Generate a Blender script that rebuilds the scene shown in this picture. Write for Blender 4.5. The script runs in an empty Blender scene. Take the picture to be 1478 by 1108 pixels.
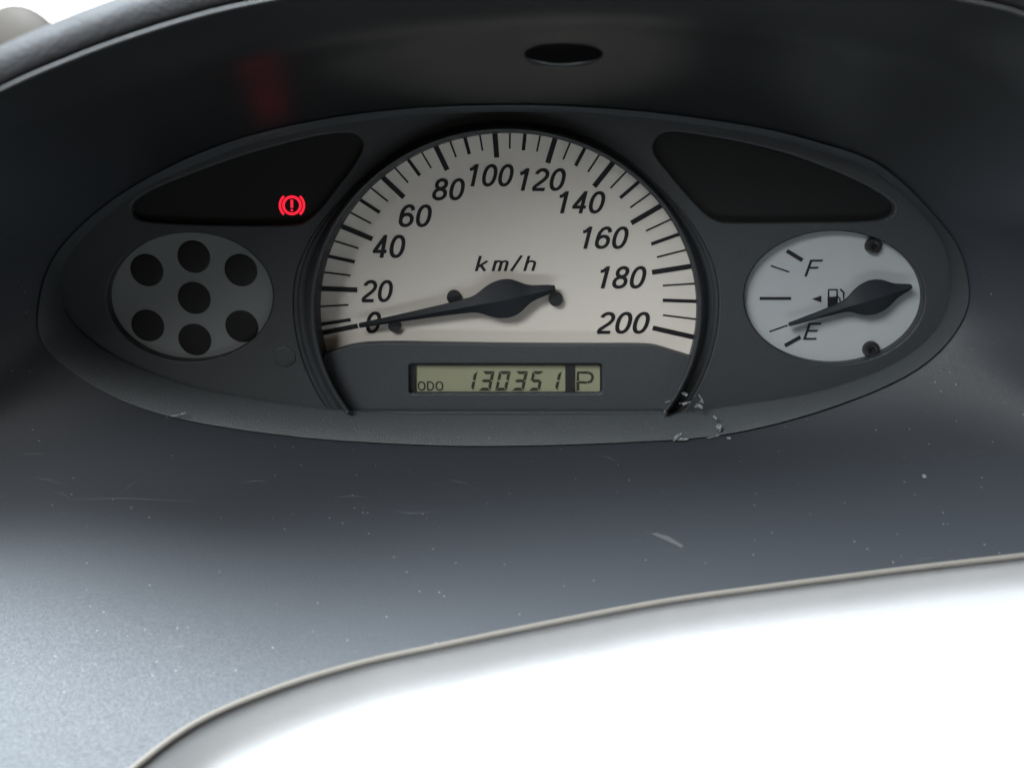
import bpy, bmesh, math, random
import numpy as np
from mathutils import Vector, Matrix

random.seed(7)
S = bpy.context.scene
COL = S.collection

# ------------------------------------------------------------------ camera
F = 1330.0                      # focal length in photo pixels (photo is 1478 x 1108)
PITCH = math.radians(18.0)      # the camera looks down at the upright cluster
FWD = Vector((0, math.cos(PITCH), -math.sin(PITCH)))
UP = Vector((0, math.sin(PITCH), math.cos(PITCH)))
RT = Vector((1, 0, 0))


def ray(px, py):
    return FWD + RT * ((px - 739) / F) + UP * ((554 - py) / F)


Y_DIAL = 0.010                  # the dial sheet lies 10 mm behind the faceplate
CAM = Vector((0, Y_DIAL, 0)) - 0.32 * ray(730, 430)
cam_d = bpy.data.cameras.new('camera')
cam_d.sensor_width = 36
cam_d.lens = 36 * F / 1478
cam_d.clip_start = 0.005
cam_d.clip_end = 100
cam_d.dof.use_dof = True
cam_d.dof.focus_distance = 0.318
cam_d.dof.aperture_fstop = 10
cam_o = bpy.data.objects.new('camera', cam_d)
cam_o.location = CAM
cam_o.rotation_euler = (math.pi / 2 - PITCH, 0, 0)
COL.objects.link(cam_o)
S.camera = cam_o

# ------------------------------------------------------------------ light
w = bpy.data.worlds.new('World')
S.world = w
w.use_nodes = True
bg = w.node_tree.nodes['Background']
bg.inputs[0].default_value = (1.0, 0.88, 0.74, 1)
bg.inputs[1].default_value = 0.085      # dim light inside the cabin


def area(name, loc, target, sx, sy, power, col):
    l = bpy.data.lights.new(name, 'AREA')
    l.shape = 'RECTANGLE'
    l.size, l.size_y = sx, sy
    l.energy = power
    l.color = col
    o = bpy.data.objects.new(name, l)
    o.location = loc
    o.rotation_euler = (Vector(target) - Vector(loc)).to_track_quat('-Z', 'Y').to_euler()
    COL.objects.link(o)
    return o


# daylight falling in steeply through the windscreen, and a high lamp added behind the camera to brighten the lower dial
area('windscreen_light', (-0.32, -0.06, 0.74), (-0.08, -0.17, -0.1), 0.6, 0.45, 62.0, (0.82, 0.92, 1.0))
area('high_dial_light', (-0.42, -0.58, 0.56), (0.03, 0, -0.03), 0.45, 0.40, 11.5, (0.95, 0.98, 1.0))

S.view_settings.view_transform = 'Standard'
S.view_settings.look = 'None'
S.view_settings.exposure = 0
S.view_settings.gamma = 1
S.view_settings.use_curve_mapping = False
S.cycles.max_bounces = 6
S.cycles.use_denoising = True


# ------------------------------------------------------------------ projections
def at_y(px, py, y):
    """world point where the sight line of a photo pixel meets the upright plane Y = y"""
    r = ray(px, py)
    return CAM + r * ((y - CAM.y) / r.y)


def at_d(px, py, d):
    return CAM + ray(px, py) * d


def uv(px, py, y):
    p = at_y(px, py, y)
    return (p.x, p.z)


# ------------------------------------------------------------------ materials
def mat(name, col, rough=0.5, spec=0.5, noise=0.0, nscale=60, bump=0.0, bscale=2500, emit=None, estr=0,
        metal=0.0, coat=0.0):
    m = bpy.data.materials.new(name)
    m.use_nodes = True
    nt = m.node_tree
    b = nt.nodes['Principled BSDF']
    b.inputs['Base Color'].default_value = (*col, 1)
    b.inputs['Roughness'].default_value = rough
    b.inputs['Specular IOR Level'].default_value = spec
    b.inputs['Metallic'].default_value = metal
    b.inputs['Coat Weight'].default_value = coat
    tc = nt.nodes.new('ShaderNodeTexCoord')
    if noise:
        n = nt.nodes.new('ShaderNodeTexNoise')
        n.inputs['Scale'].default_value = nscale
        n.inputs['Detail'].default_value = 6
        n.inputs['Roughness'].default_value = 0.65
        nt.links.new(tc.outputs['Object'], n.inputs['Vector'])
        mx = nt.nodes.new('ShaderNodeMix')
        mx.data_type = 'RGBA'
        mx.inputs['A'].default_value = (*[c * (1 - noise) for c in col], 1)
        mx.inputs['B'].default_value = (*[min(1, c * (1 + noise)) for c in col], 1)
        nt.links.new(n.outputs['Fac'], mx.inputs['Factor'])
        nt.links.new(mx.outputs['Result'], b.inputs['Base Color'])
        mr = nt.nodes.new('ShaderNodeMapRange')
        mr.inputs['From Min'].default_value = 0.3
        mr.inputs['From Max'].default_value = 0.7
        mr.inputs['To Min'].default_value = rough * 0.85
        mr.inputs['To Max'].default_value = min(1, rough * 1.15)
        nt.links.new(n.outputs['Fac'], mr.inputs['Value'])
        nt.links.new(mr.outputs['Result'], b.inputs['Roughness'])
    if bump:
        n2 = nt.nodes.new('ShaderNodeTexNoise')
        n2.inputs['Scale'].default_value = bscale
        n2.inputs['Detail'].default_value = 3
        nt.links.new(tc.outputs['Object'], n2.inputs['Vector'])
        bp = nt.nodes.new('ShaderNodeBump')
        bp.inputs['Strength'].default_value = bump
        bp.inputs['Distance'].default_value = 0.0003
        nt.links.new(n2.outputs['Fac'], bp.inputs['Height'])
        nt.links.new(bp.outputs['Normal'], b.inputs['Normal'])
    if emit:
        b.inputs['Emission Color'].default_value = (*emit, 1)
        b.inputs['Emission Strength'].default_value = estr
    return m


def dusty(m, amount=0.5, scale=700.0):
    """adds light dust specks and hairline scratches to a plastic material"""
    nt = m.node_tree
    b = nt.nodes['Principled BSDF']
    tc = nt.nodes.new('ShaderNodeTexCoord')
    src = b.inputs['Base Color'].links[0].from_socket if b.inputs['Base Color'].links else None
    # specks
    vo = nt.nodes.new('ShaderNodeTexVoronoi')
    vo.inputs['Scale'].default_value = scale
    nt.links.new(tc.outputs['Object'], vo.inputs['Vector'])
    lt = nt.nodes.new('ShaderNodeMath')
    lt.operation = 'LESS_THAN'
    lt.inputs[1].default_value = 0.16
    nt.links.new(vo.outputs['Distance'], lt.inputs[0])
    sep = nt.nodes.new('ShaderNodeSeparateColor')
    nt.links.new(vo.outputs['Color'], sep.inputs['Color'])
    gt = nt.nodes.new('ShaderNodeMath')
    gt.operation = 'GREATER_THAN'
    gt.inputs[1].default_value = 0.965
    nt.links.new(sep.outputs['Red'], gt.inputs[0])
    mu = nt.nodes.new('ShaderNodeMath')
    mu.operation = 'MULTIPLY'
    nt.links.new(lt.outputs[0], mu.inputs[0])
    nt.links.new(gt.outputs[0], mu.inputs[1])
    # scratches: strongly stretched noise, thresholded
    last = mu.outputs[0]
    for ang, st in ((0.15, 1.0), (-0.9, 0.6)):
        mp = nt.nodes.new('ShaderNodeMapping')
        mp.inputs['Rotation'].default_value = (0, 0, ang)
        mp.inputs['Scale'].default_value = (60, 1900, 500)
        nt.links.new(tc.outputs['Object'], mp.inputs['Vector'])
        n = nt.nodes.new('ShaderNodeTexNoise')
        n.inputs['Scale'].default_value = 1.0
        n.inputs['Detail'].default_value = 1
        nt.links.new(mp.outputs['Vector'], n.inputs['Vector'])
        mr = nt.nodes.new('ShaderNodeMapRange')
        mr.inputs['From Min'].default_value = 0.76
        mr.inputs['From Max'].default_value = 0.88
        mr.inputs['To Max'].default_value = 0.35 * st
        nt.links.new(n.outputs['Fac'], mr.inputs['Value'])
        ad = nt.nodes.new('ShaderNodeMath')
        ad.operation = 'MAXIMUM'
        nt.links.new(last, ad.inputs[0])
        nt.links.new(mr.outputs['Result'], ad.inputs[1])
        last = ad.outputs[0]
    sc = nt.nodes.new('ShaderNodeMath')
    sc.operation = 'MULTIPLY'
    sc.inputs[1].default_value = amount
    nt.links.new(last, sc.inputs[0])
    mx = nt.nodes.new('ShaderNodeMix')
    mx.data_type = 'RGBA'
    if src:
        nt.links.new(src, mx.inputs['A'])
    else:
        mx.inputs['A'].default_value = b.inputs['Base Color'].default_value
    mx.inputs['B'].default_value = (0.5, 0.5, 0.48, 1)
    nt.links.new(sc.outputs[0], mx.inputs['Factor'])
    nt.links.new(mx.outputs['Result'], b.inputs['Base Color'])


M = {}
M['hood'] = mat('hood_plastic', (0.023, 0.026, 0.031), 0.56, 0.42, 0.04, 1500, 0.15, 2000)
dusty(M['hood'], 0.28)
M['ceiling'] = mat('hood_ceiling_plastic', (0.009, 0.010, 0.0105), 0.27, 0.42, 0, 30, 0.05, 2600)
_nt = M['ceiling'].node_tree            # glossy vault, darkened in colour for shade, turns into the shelf's grain towards the sides
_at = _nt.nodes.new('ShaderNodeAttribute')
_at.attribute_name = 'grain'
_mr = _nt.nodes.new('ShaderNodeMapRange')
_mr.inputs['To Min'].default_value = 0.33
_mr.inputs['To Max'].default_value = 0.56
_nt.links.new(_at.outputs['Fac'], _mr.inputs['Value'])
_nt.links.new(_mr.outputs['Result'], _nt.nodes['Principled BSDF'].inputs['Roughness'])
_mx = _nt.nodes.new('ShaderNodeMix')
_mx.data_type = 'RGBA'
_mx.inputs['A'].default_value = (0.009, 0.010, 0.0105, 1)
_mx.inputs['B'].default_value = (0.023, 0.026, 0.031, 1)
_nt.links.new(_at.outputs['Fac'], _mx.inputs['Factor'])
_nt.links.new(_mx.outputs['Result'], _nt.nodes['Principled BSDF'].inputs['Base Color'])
M['pad'] = mat('dash_pad_plastic', (0.016, 0.016, 0.017), 0.6, 0.15, 0.3, 60, 1.0, 1300)
M['face'] = mat('faceplate_plastic', (0.036, 0.040, 0.043), 0.5, 0.35, 0.35, 1100, 0.8, 2300)
M['odo_face'] = mat('odometer_panel_plastic', (0.048, 0.053, 0.058), 0.5, 0.4, 0.3, 1100, 0.7, 2300)
M['ring'] = mat('ring_plastic', (0.030, 0.034, 0.037), 0.42, 0.4, 0.2, 900, 0.2, 3200)
M['rim'] = mat('rim_plastic', (0.053, 0.059, 0.062), 0.5, 0.4, 0.3, 1100, 0.7, 2300)
dusty(M['rim'], 0.25)
M['dial'] = mat('dial_sheet', (0.70, 0.655, 0.59), 0.7, 0.25, 0.03, 25, 0.04, 3000)
M['fuel_dial'] = mat('fuel_dial_sheet', (0.35, 0.375, 0.38), 0.7, 0.25, 0.03, 25, 0.04, 3000)
M['print'] = mat('black_print', (0.012, 0.012, 0.014), 0.6, 0.3)
M['needle'] = mat('needle_plastic', (0.014, 0.017, 0.021), 0.55, 0.25)
M['pin'] = mat('pin_plastic', (0.014, 0.015, 0.017), 0.45, 0.5)
M['plate'] = mat('indicator_plate_sheet', (0.17, 0.18, 0.18), 0.65, 0.3, 0.06, 50)
M['lens'] = mat('dark_lens', (0.008, 0.008, 0.009), 0.5, 0.3)
M['window'] = mat('smoked_window', (0.008, 0.0085, 0.009), 0.45, 0.3)
M['red'] = mat('red_lamp', (0.3, 0.0, 0.0), 0.5, 0.3, emit=(1.0, 0.02, 0.05), estr=1.1)
M['red_dim'] = mat('unlit_red_print', (0.03, 0.006, 0.006), 0.6, 0.2)
M['lcd'] = mat('lcd_glass', (0.27, 0.275, 0.18), 0.35, 0.4, 0.06, 80)
M['lcd_ink'] = mat('lcd_ink', (0.035, 0.038, 0.025), 0.5, 0.3)
M['screw'] = mat('screw_steel', (0.016, 0.016, 0.017), 0.3, 0.5)
M['black'] = mat('slot_black', (0.01, 0.01, 0.011), 0.5, 0.4)
M['piping'] = mat('beige_piping', (0.15, 0.137, 0.118), 0.65, 0.2, 0.1, 200)
M['lower'] = mat('pale_grey_panel', (0.42, 0.42, 0.42), 0.5, 0.4, 0.06, 80, 0.3, 1500)
M['edge'] = mat('lip_highlight_plastic', (0.035, 0.035, 0.035), 0.5, 0.3, 0.2, 200)  # paler tone paints the thin highlight along the hood lip
M['chip'] = mat('white_scuff', (0.5, 0.52, 0.52), 0.7, 0.3, 0.4, 900)
M['scuff'] = mat('grey_scuff', (0.065, 0.067, 0.07), 0.7, 0.3, 0.3, 900)
_nt = M['chip'].node_tree
_tc = _nt.nodes.new('ShaderNodeTexCoord')
_no = _nt.nodes.new('ShaderNodeTexNoise')
_no.inputs['Scale'].default_value = 1500
_no.inputs['Detail'].default_value = 4
_nt.links.new(_tc.outputs['Object'], _no.inputs['Vector'])
_cr = _nt.nodes.new('ShaderNodeValToRGB')
_cr.color_ramp.elements[0].position = 0.42
_cr.color_ramp.elements[0].color = (0.075, 0.08, 0.085, 1)
_cr.color_ramp.elements[1].position = 0.62
_cr.color_ramp.elements[1].color = (0.34, 0.37, 0.37, 1)
_nt.links.new(_no.outputs['Fac'], _cr.inputs['Fac'])
_nt.links.new(_cr.outputs['Color'], _nt.nodes['Principled BSDF'].inputs['Base Color'])
M['scratch'] = mat('grey_scratch', (0.06, 0.064, 0.07), 0.7, 0.3)
M['brown'] = mat('brown_matt', (0.036, 0.030, 0.024), 0.7, 0.3, 0.15, 20)


# ------------------------------------------------------------------ object helpers
def link(name, me, m, parent=None, smooth=True):
    o = bpy.data.objects.new(name, me)
    COL.objects.link(o)
    if m is not None:
        me.materials.clear()
        me.materials.append(m)
    if smooth:
        me.polygons.foreach_set('use_smooth', [True] * len(me.polygons))
    if parent is not None:
        o.parent = parent
    return o


def mesh(name, verts, faces, m, parent=None, smooth=True, fix=True):
    me = bpy.data.meshes.new(name)
    me.from_pydata([tuple(v) for v in verts], [], faces)
    if fix:
        bm = bmesh.new()
        bm.from_mesh(me)
        bmesh.ops.recalc_face_normals(bm, faces=bm.faces)
        bm.to_mesh(me)
        bm.free()
    return link(name, me, m, parent, smooth)


def sharp(o, deg=35):
    me = o.data
    try:
        me.set_sharp_from_angle(angle=math.radians(deg))
    except Exception:
        pass


def curve_mesh(cu, y):
    """2-D filled curve -> mesh data lying upright at plane Y = y (its height points at the viewer)"""
    tmp = bpy.data.objects.new('tmp', cu)
    COL.objects.link(tmp)
    dg = bpy.context.evaluated_depsgraph_get()
    me = bpy.data.meshes.new_from_object(tmp.evaluated_get(dg))
    bpy.data.objects.remove(tmp)
    n = len(me.vertices)
    co = np.empty(n * 3)
    me.vertices.foreach_get('co', co)
    co = co.reshape(-1, 3)
    out = np.stack([co[:, 0], y - co[:, 2], co[:, 1]], 1)
    me.vertices.foreach_set('co', out.ravel())
    me.update()
    return me


def plate(name, loops, y, thick, bevel, m, parent, deg=40):
    """a solid plate with outline loops[0] and holes loops[1:], front face at Y = y"""
    cu = bpy.data.curves.new(name, 'CURVE')
    cu.dimensions = '2D'
    cu.fill_mode = 'BOTH'
    for lp in loops:
        sp = cu.splines.new('POLY')
        sp.points.add(len(lp) - 1)
        for p, q in zip(sp.points, lp):
            p.co = (q[0], q[1], 0, 1)
        sp.use_cyclic_u = True
    cu.extrude = thick / 2 - bevel
    cu.bevel_depth = bevel
    cu.bevel_resolution = 3
    cu.offset = -bevel
    me = curve_mesh(cu, y + thick / 2)
    o = link(name, me, m, parent)
    sharp(o, deg)
    return o


def spline(pts, n, closed=True):
    """Catmull-Rom through the points, resampled to n"""
    P = np.array(pts, float)
    k = len(P)
    segs = k if closed else k - 1
    out = []
    per = 24
    for i in range(segs):
        if closed:
            p0, p1, p2, p3 = P[(i - 1) % k], P[i], P[(i + 1) % k], P[(i + 2) % k]
        else:
            p0, p1, p2, p3 = P[max(i - 1, 0)], P[i], P[i + 1], P[min(i + 2, k - 1)]
        t = np.linspace(0, 1, per, endpoint=False)[:, None]
        out.append(0.5 * (2 * p1 + (p2 - p0) * t + (2 * p0 - 5 * p1 + 4 * p2 - p3) * t ** 2 +
                          (-p0 + 3 * p1 - 3 * p2 + p3) * t ** 3))
    out = np.concatenate(out)
    out = np.vstack([out, out[:1] if closed else P[-1:]])
    d = np.r_[0, np.cumsum(np.linalg.norm(np.diff(out[:, :2], axis=0), axis=1))]
    s = np.linspace(0, d[-1], n, endpoint=not closed)
    return np.stack([np.interp(s, d, out[:, c]) for c in range(out.shape[1])], 1)


def ellipse(cx, cy, a, b, n=96):
    return [(cx + a * math.cos(2 * math.pi * i / n), cy + b * math.sin(2 * math.pi * i / n)) for i in range(n)]


def flat(name, pts, y, thick, m, parent):
    """a thin solid polygon (points in world X, Z), front at Y = y"""
    n = len(pts)
    v = [(p[0], y, p[1]) for p in pts] + [(p[0], y + thick, p[1]) for p in pts]
    f = [tuple(range(n)), tuple(range(2 * n - 1, n - 1, -1))] + \
        [(i, (i + 1) % n, n + (i + 1) % n, n + i) for i in range(n)]
    return mesh(name, v, f, m, parent, smooth=False)


def bar(name, a, b, width, y, m, parent, thick=0.00015):
    a, b = Vector(a), Vector(b)
    d = (b - a).normalized()
    q = Vector((-d.y, d.x)) * width / 2
    return flat(name, [a + q, b + q, b - q, a - q], y, thick, m, parent)


def ell(cx, cy, rx, ry, g0=0, g1=360, n=36, p=2.0):
    """superelliptic arc as a list of points"""
    o = []
    for g in np.linspace(math.radians(g0), math.radians(g1), n):
        c, d = math.cos(g), math.sin(g)
        o.append((cx + rx * math.copysign(abs(c) ** (2 / p), c), cy + ry * math.copysign(abs(d) ** (2 / p), d)))
    return o


# printed characters as pen strokes in a box one unit high: (strokes, advance)
GLYPH = {
    '0': ([ell(.29, .5, .22, .435, 0, 360, 48, 2.25)], .66),
    '1': ([[(.335, 0), (.335, 1.0)], [(.09, .765), (.19, .79), (.255, .85), (.285, .93)]], .66),
    '2': ([ell(.29, .70, .215, .235, 168, -28, 26) + [(.40, .47), (.23, .30), (.12, .19), (.085, .062)],
           [(.055, .06), (.535, .06)]], .66),
    '4': ([[(.40, .93), (.09, .31), (.09, .262)], [(.035, .285), (.56, .285)], [(.405, 0), (.405, 1.0)]], .66),
    '6': ([ell(.29, .315, .215, .25, 0, 360, 40, 2.15),
           [(.49, .74), (.46, .86), (.38, .93), (.29, .94), (.18, .88), (.10, .73), (.072, .52), (.075, .32)]], .66),
    '8': ([ell(.29, .735, .185, .20, 0, 360, 36, 2.1), ell(.29, .282, .22, .222, 0, 360, 40, 2.1)], .66),
    'k': ([[(.09, 0), (.09, 1)], [(.48, .66), (.12, .27)], [(.22, .40), (.49, 0)]], .72),
    'm': ([[(.08, 0), (.08, .70)], [(.09, .5), (.13, .61), (.23, .65), (.33, .61), (.36, .50), (.36, 0)],
           [(.37, .5), (.41, .61), (.51, .65), (.61, .61), (.64, .50), (.64, 0)]], .84),
    '/': ([[(.02, 0), (.30, 1.02)]], .50),
    'h': ([[(.08, 0), (.08, 1)], [(.09, .48), (.14, .60), (.26, .65), (.40, .61), (.45, .50), (.45, 0)]], .7),
    'F': ([[(.07, 0), (.07, 1)], [(.07, .945), (.60, .945)], [(.07, .52), (.52, .52)]], .7),
    'E': ([[(.07, 0), (.07, 1)], [(.07, .945), (.62, .945)], [(.07, .53), (.56, .53)], [(.07, .055), (.64, .055)]], .7),
    'O': ([ell(.42, .5, .35, .43, 0, 360, 40, 2.2)], .98),
    'D': ([[(.09, .07), (.09, .93)], [(.06, .93), (.36, .93), (.55, .87), (.68, .72), (.72, .5), (.68, .28), (.55, .13),
           (.36, .07), (.06, .07)]], .94),
}


def text(name, s_, box, y, m, parent, shear=0.2, pen=0.13, gap=0.0):
    """printed characters fitted into a photo box (x0, y0, x1, y1) on plane Y = y"""
    v, f = [], []
    off, layer = 0.0, 0
    for ch in s_:
        strokes, adv = GLYPH[ch]
        for st in strokes:
            n = len(st)
            o = len(v)
            closed = n > 30 and (Vector(st[0]) - Vector(st[-1])).length < 1e-4
            P = [Vector(p) for p in st]
            for i in range(n):
                if closed:
                    d = (P[(i + 1) % (n - 1)] - P[(i - 1) % (n - 1)]).normalized()
                else:
                    d = (P[min(i + 1, n - 1)] - P[max(i - 1, 0)]).normalized()
                q = Vector((-d.y, d.x)) * pen / 2
                for k in (q, -q):
                    a = P[i] + k
                    v.append((a.x + off + a.y * shear, layer * 0.000008, a.y))
            for i in range(n - 1):
                f.append((o + 2 * i, o + 2 * i + 1, o + 2 * i + 3, o + 2 * i + 2))
            layer += 1
        off += adv + gap
    co = np.array(v)
    x0, z1 = uv(box[0], box[1], y)
    x1, z0 = uv(box[2], box[3], y)
    mn, mxx = co.min(0), co.max(0)
    co[:, 0] = x0 + (co[:, 0] - mn[0]) / (mxx[0] - mn[0]) * (x1 - x0)
    co[:, 2] = z0 + (co[:, 2] - mn[2]) / (mxx[2] - mn[2]) * (z1 - z0)
    co[:, 1] = y + co[:, 1]
    return mesh(name, [tuple(c) for c in co], f, m, parent, smooth=False)


def disc(name, c, r, y, h, m, parent, bev=0.25, rz=None, n=40):
    """a short round button: centre c in (X, Z), back at Y = y, rising h towards the viewer"""
    rz = rz or r
    rows = [(1.0, 0.0), (1.0, h * (1 - bev)), (0.97, h * (1 - bev * 0.4)), (0.9, h), (0.45, h)]
    v, f = [], []
    for k, (q, d) in enumerate(rows):
        for i in range(n):
            t = 2 * math.pi * i / n
            v.append((c[0] + r * q * math.cos(t), y - d, c[1] + rz * q * math.sin(t)))
    for k in range(len(rows) - 1):
        for i in range(n):
            f.append((k * n + i, k * n + (i + 1) % n, (k + 1) * n + (i + 1) % n, (k + 1) * n + i))
    v.append((c[0], y - h, c[1]))
    e = len(v) - 1
    k = len(rows) - 1
    for i in range(n):
        f.append((k * n + i, k * n + (i + 1) % n, e))
    o = mesh(name, v, f, m, parent)
    sharp(o, 40)
    return o


def empty(name, loc, label, cat):
    o = bpy.data.objects.new(name, None)
    o.empty_display_size = 0.02
    o.location = loc
    COL.objects.link(o)
    o['label'] = label
    o['category'] = cat
    return o


def tube(name, pts, r, m, parent, n=10, closed=False):
    P = [Vector(p) for p in pts]
    v, f = [], []
    for i, p in enumerate(P):
        t = (P[min(i + 1, len(P) - 1)] - P[max(i - 1, 0)]).normalized()
        a = t.cross(Vector((0, 0, 1))).normalized()
        b = t.cross(a).normalized()
        for k in range(n):
            g = 2 * math.pi * k / n
            v.append(p + (a * math.cos(g) + b * math.sin(g)) * r)
    for i in range(len(P) - 1):
        for k in range(n):
            f.append((i * n + k, i * n + (k + 1) % n, (i + 1) * n + (k + 1) % n, (i + 1) * n + k))
    return mesh(name, v, f, m, parent)


# ================================================================== dashboard
# outline of the cluster as it meets the hood (photo pixels) and of the hood mouth
CX, CY = 733.0, 430.0
OUT = [(733, 643), (900, 638), (1035, 628), (1160, 600), (1280, 556), (1350, 512), (1392, 455), (1396, 400),
       (1368, 335), (1274, 242), (1166, 202), (1061, 179), (900, 159), (733, 152), (560, 160), (400, 186),
       (280, 225), (170, 284), (88, 358), (58, 430), (65, 500), (150, 565), (260, 604), (430, 630), (600, 641)]
INN = [(733, 597), (600, 596), (500, 592), (420, 583), (330, 568), (250, 548), (170, 515), (115, 475), (88, 430),
       (100, 368), (177, 293), (285, 236), (405, 197), (560, 170), (733, 162), (900, 168), (1057, 188), (1160, 211),
       (1264, 250), (1346, 327), (1370, 385), (1368, 440), (1340, 488), (1280, 530), (1180, 565), (1060, 585),
       (965, 595)]
# the hood mouth and, below, the front edge of the shelf: (angle on the cluster, photo x, y, depth or None = edge plane)
_a, _b, _c = (at_d(738, 909, .255), at_d(140, 1140, .222), at_d(1478, 801, .262))
_n = (_b - _a).cross(_c - _a)
MOUTH = [(11.6, 1630, 265, .223), (22, 1550, 84, .212), (28.6, 1478, 24, .208), (33.7, 1379, 0, .206),
         (44.8, 1200, -34, .204), (65.7, 950, -54, .203), (90, 735, -53, .203), (110.9, 560, -30, .203),
         (127.8, 400, 0, .203), (136.7, 300, 22, .203), (142.9, 223, 44.6, .203), (150.9, 112, 84, .2025),
         (157.9, 0, 133, .202), (166.3, -115, 205, .208), (171, -180, 290, .22), (179, -324, 500, .236), (187, -380, 715, .254),
         (195, -355, 880, None), (205, -320, 1050, None), (214, -270, 1240, None), (221, -185, 1340, None),
         (228, -95, 1360, None), (234, 10, 1283, None), (240, 104, 1187, None), (246, 192, 1108, None),
         (252, 285, 1041, None), (258, 400, 992, None), (264, 520, 956, None), (270, 640, 930, None),
         (280, 800, 897, None), (290, 957, 867.5, None), (300, 1095, 848, None), (310, 1225, 831, None),
         (320, 1350, 815.5, None), (330, 1478, 801, None), (338, 1610, 785, None), (345, 1730, 768, None), (353, 1840, 715, .256),
         (361, 1790, 500, .238)]
MOUTH = [(t, x, y, d if d else _n.dot(_a - CAM) / _n.dot(ray(x, y))) for t, x, y, d in MOUTH]
Y_RIM = -0.012
NT, NS = 320, 40
TH = np.linspace(-math.pi, math.pi, NT, endpoint=False)


def by_angle(pts, cols, dense=4000):
    q = spline(pts, dense)
    a = np.arctan2(-(q[:, 1] - CY), q[:, 0] - CX)
    o = np.argsort(a)
    a, q = a[o], q[o]
    a3 = np.r_[a - 2 * math.pi, a, a + 2 * math.pi]
    return lambda t: [np.interp(t, a3, np.tile(q[:, c], 3)) for c in range(cols)]


def by_table(tab):
    T = np.array([math.radians(r[0]) for r in tab])
    Q = np.array([r[1:] for r in tab], float)
    T = np.r_[T[-3:] - 2 * math.pi, T, T[:3] + 2 * math.pi]
    Q = np.vstack([Q[-3:], Q, Q[:3]])
    m = np.zeros_like(Q)
    for i in range(1, len(T) - 1):
        h0, h1 = T[i] - T[i - 1], T[i + 1] - T[i]
        m[i] = ((Q[i] - Q[i - 1]) / h0 * h1 + (Q[i + 1] - Q[i]) / h1 * h0) / (h0 + h1)

    def f(t):
        t = t % (2 * math.pi)
        i = int(np.searchsorted(T, t)) - 1
        h = T[i + 1] - T[i]
        u = (t - T[i]) / h
        return ((1 + 2 * u) * (1 - u) ** 2 * Q[i] + u * (1 - u) ** 2 * h * m[i] + u * u * (3 - 2 * u) * Q[i + 1] +
                u * u * (u - 1) * h * m[i + 1])
    return f


f_out, f_mouth = by_angle(OUT, 2), by_table(MOUTH)

# the shelf is one gently arched sheet z = h(x, y), fitted to the cluster's lower edge and to its own front edge
_pts = []
for g in np.arange(222, 322, 4.0):
    p = at_y(*[float(c) for c in f_out(math.radians(g) - 2 * math.pi)], Y_RIM + 0.0012)
    _pts.append((p, 1.0))
for g in np.arange(240, 341, 5.0):
    p = at_d(*f_mouth(math.radians(g)))
    _pts.append((p, 1.0))
for g in np.arange(250, 311, 5.0):
    p = at_y(*[float(c) for c in f_out(math.radians(g) - 2 * math.pi)], Y_RIM + 0.0012)
    q = at_d(*f_mouth(math.radians(g)))
    _pts.append(((p + q) / 2 + Vector((0, 0, 0.0035)), 1.0))


def _basis(x, y):
    return [1, x * 10, y * 10, (x * 10) ** 2, (y * 10) ** 2]


_W = np.linalg.lstsq(np.array([_basis(p.x, p.y) for p, k in _pts]), np.array([p.z for p, k in _pts]), rcond=None)[0]


def on_shelf(px, py):
    r = ray(px, py)
    d = 0.25
    for _ in range(12):
        P = CAM + r * d
        e = P.z - float(np.dot(_W, _basis(P.x, P.y)))
        P2 = CAM + r * (d + 1e-5)
        e2 = P2.z - float(np.dot(_W, _basis(P2.x, P2.y)))
        d -= max(-0.03, min(0.03, e / ((e2 - e) / 1e-5)))
    return d


MOUTH = [(t, x, y, on_shelf(x, y) if 195 <= t <= 345 else d) for t, x, y, d in MOUTH]
f_mouth = by_table(MOUTH)


def pix1(P):
    d = P - CAM
    z = d.dot(FWD)
    return 739 + F * d.dot(RT) / z, 554 - F * d.dot(UP) / z


def sstep(a, b, x):
    q = min(1, max(0, (x - a) / (b - a)))
    return q * q * (3 - 2 * q)


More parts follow.
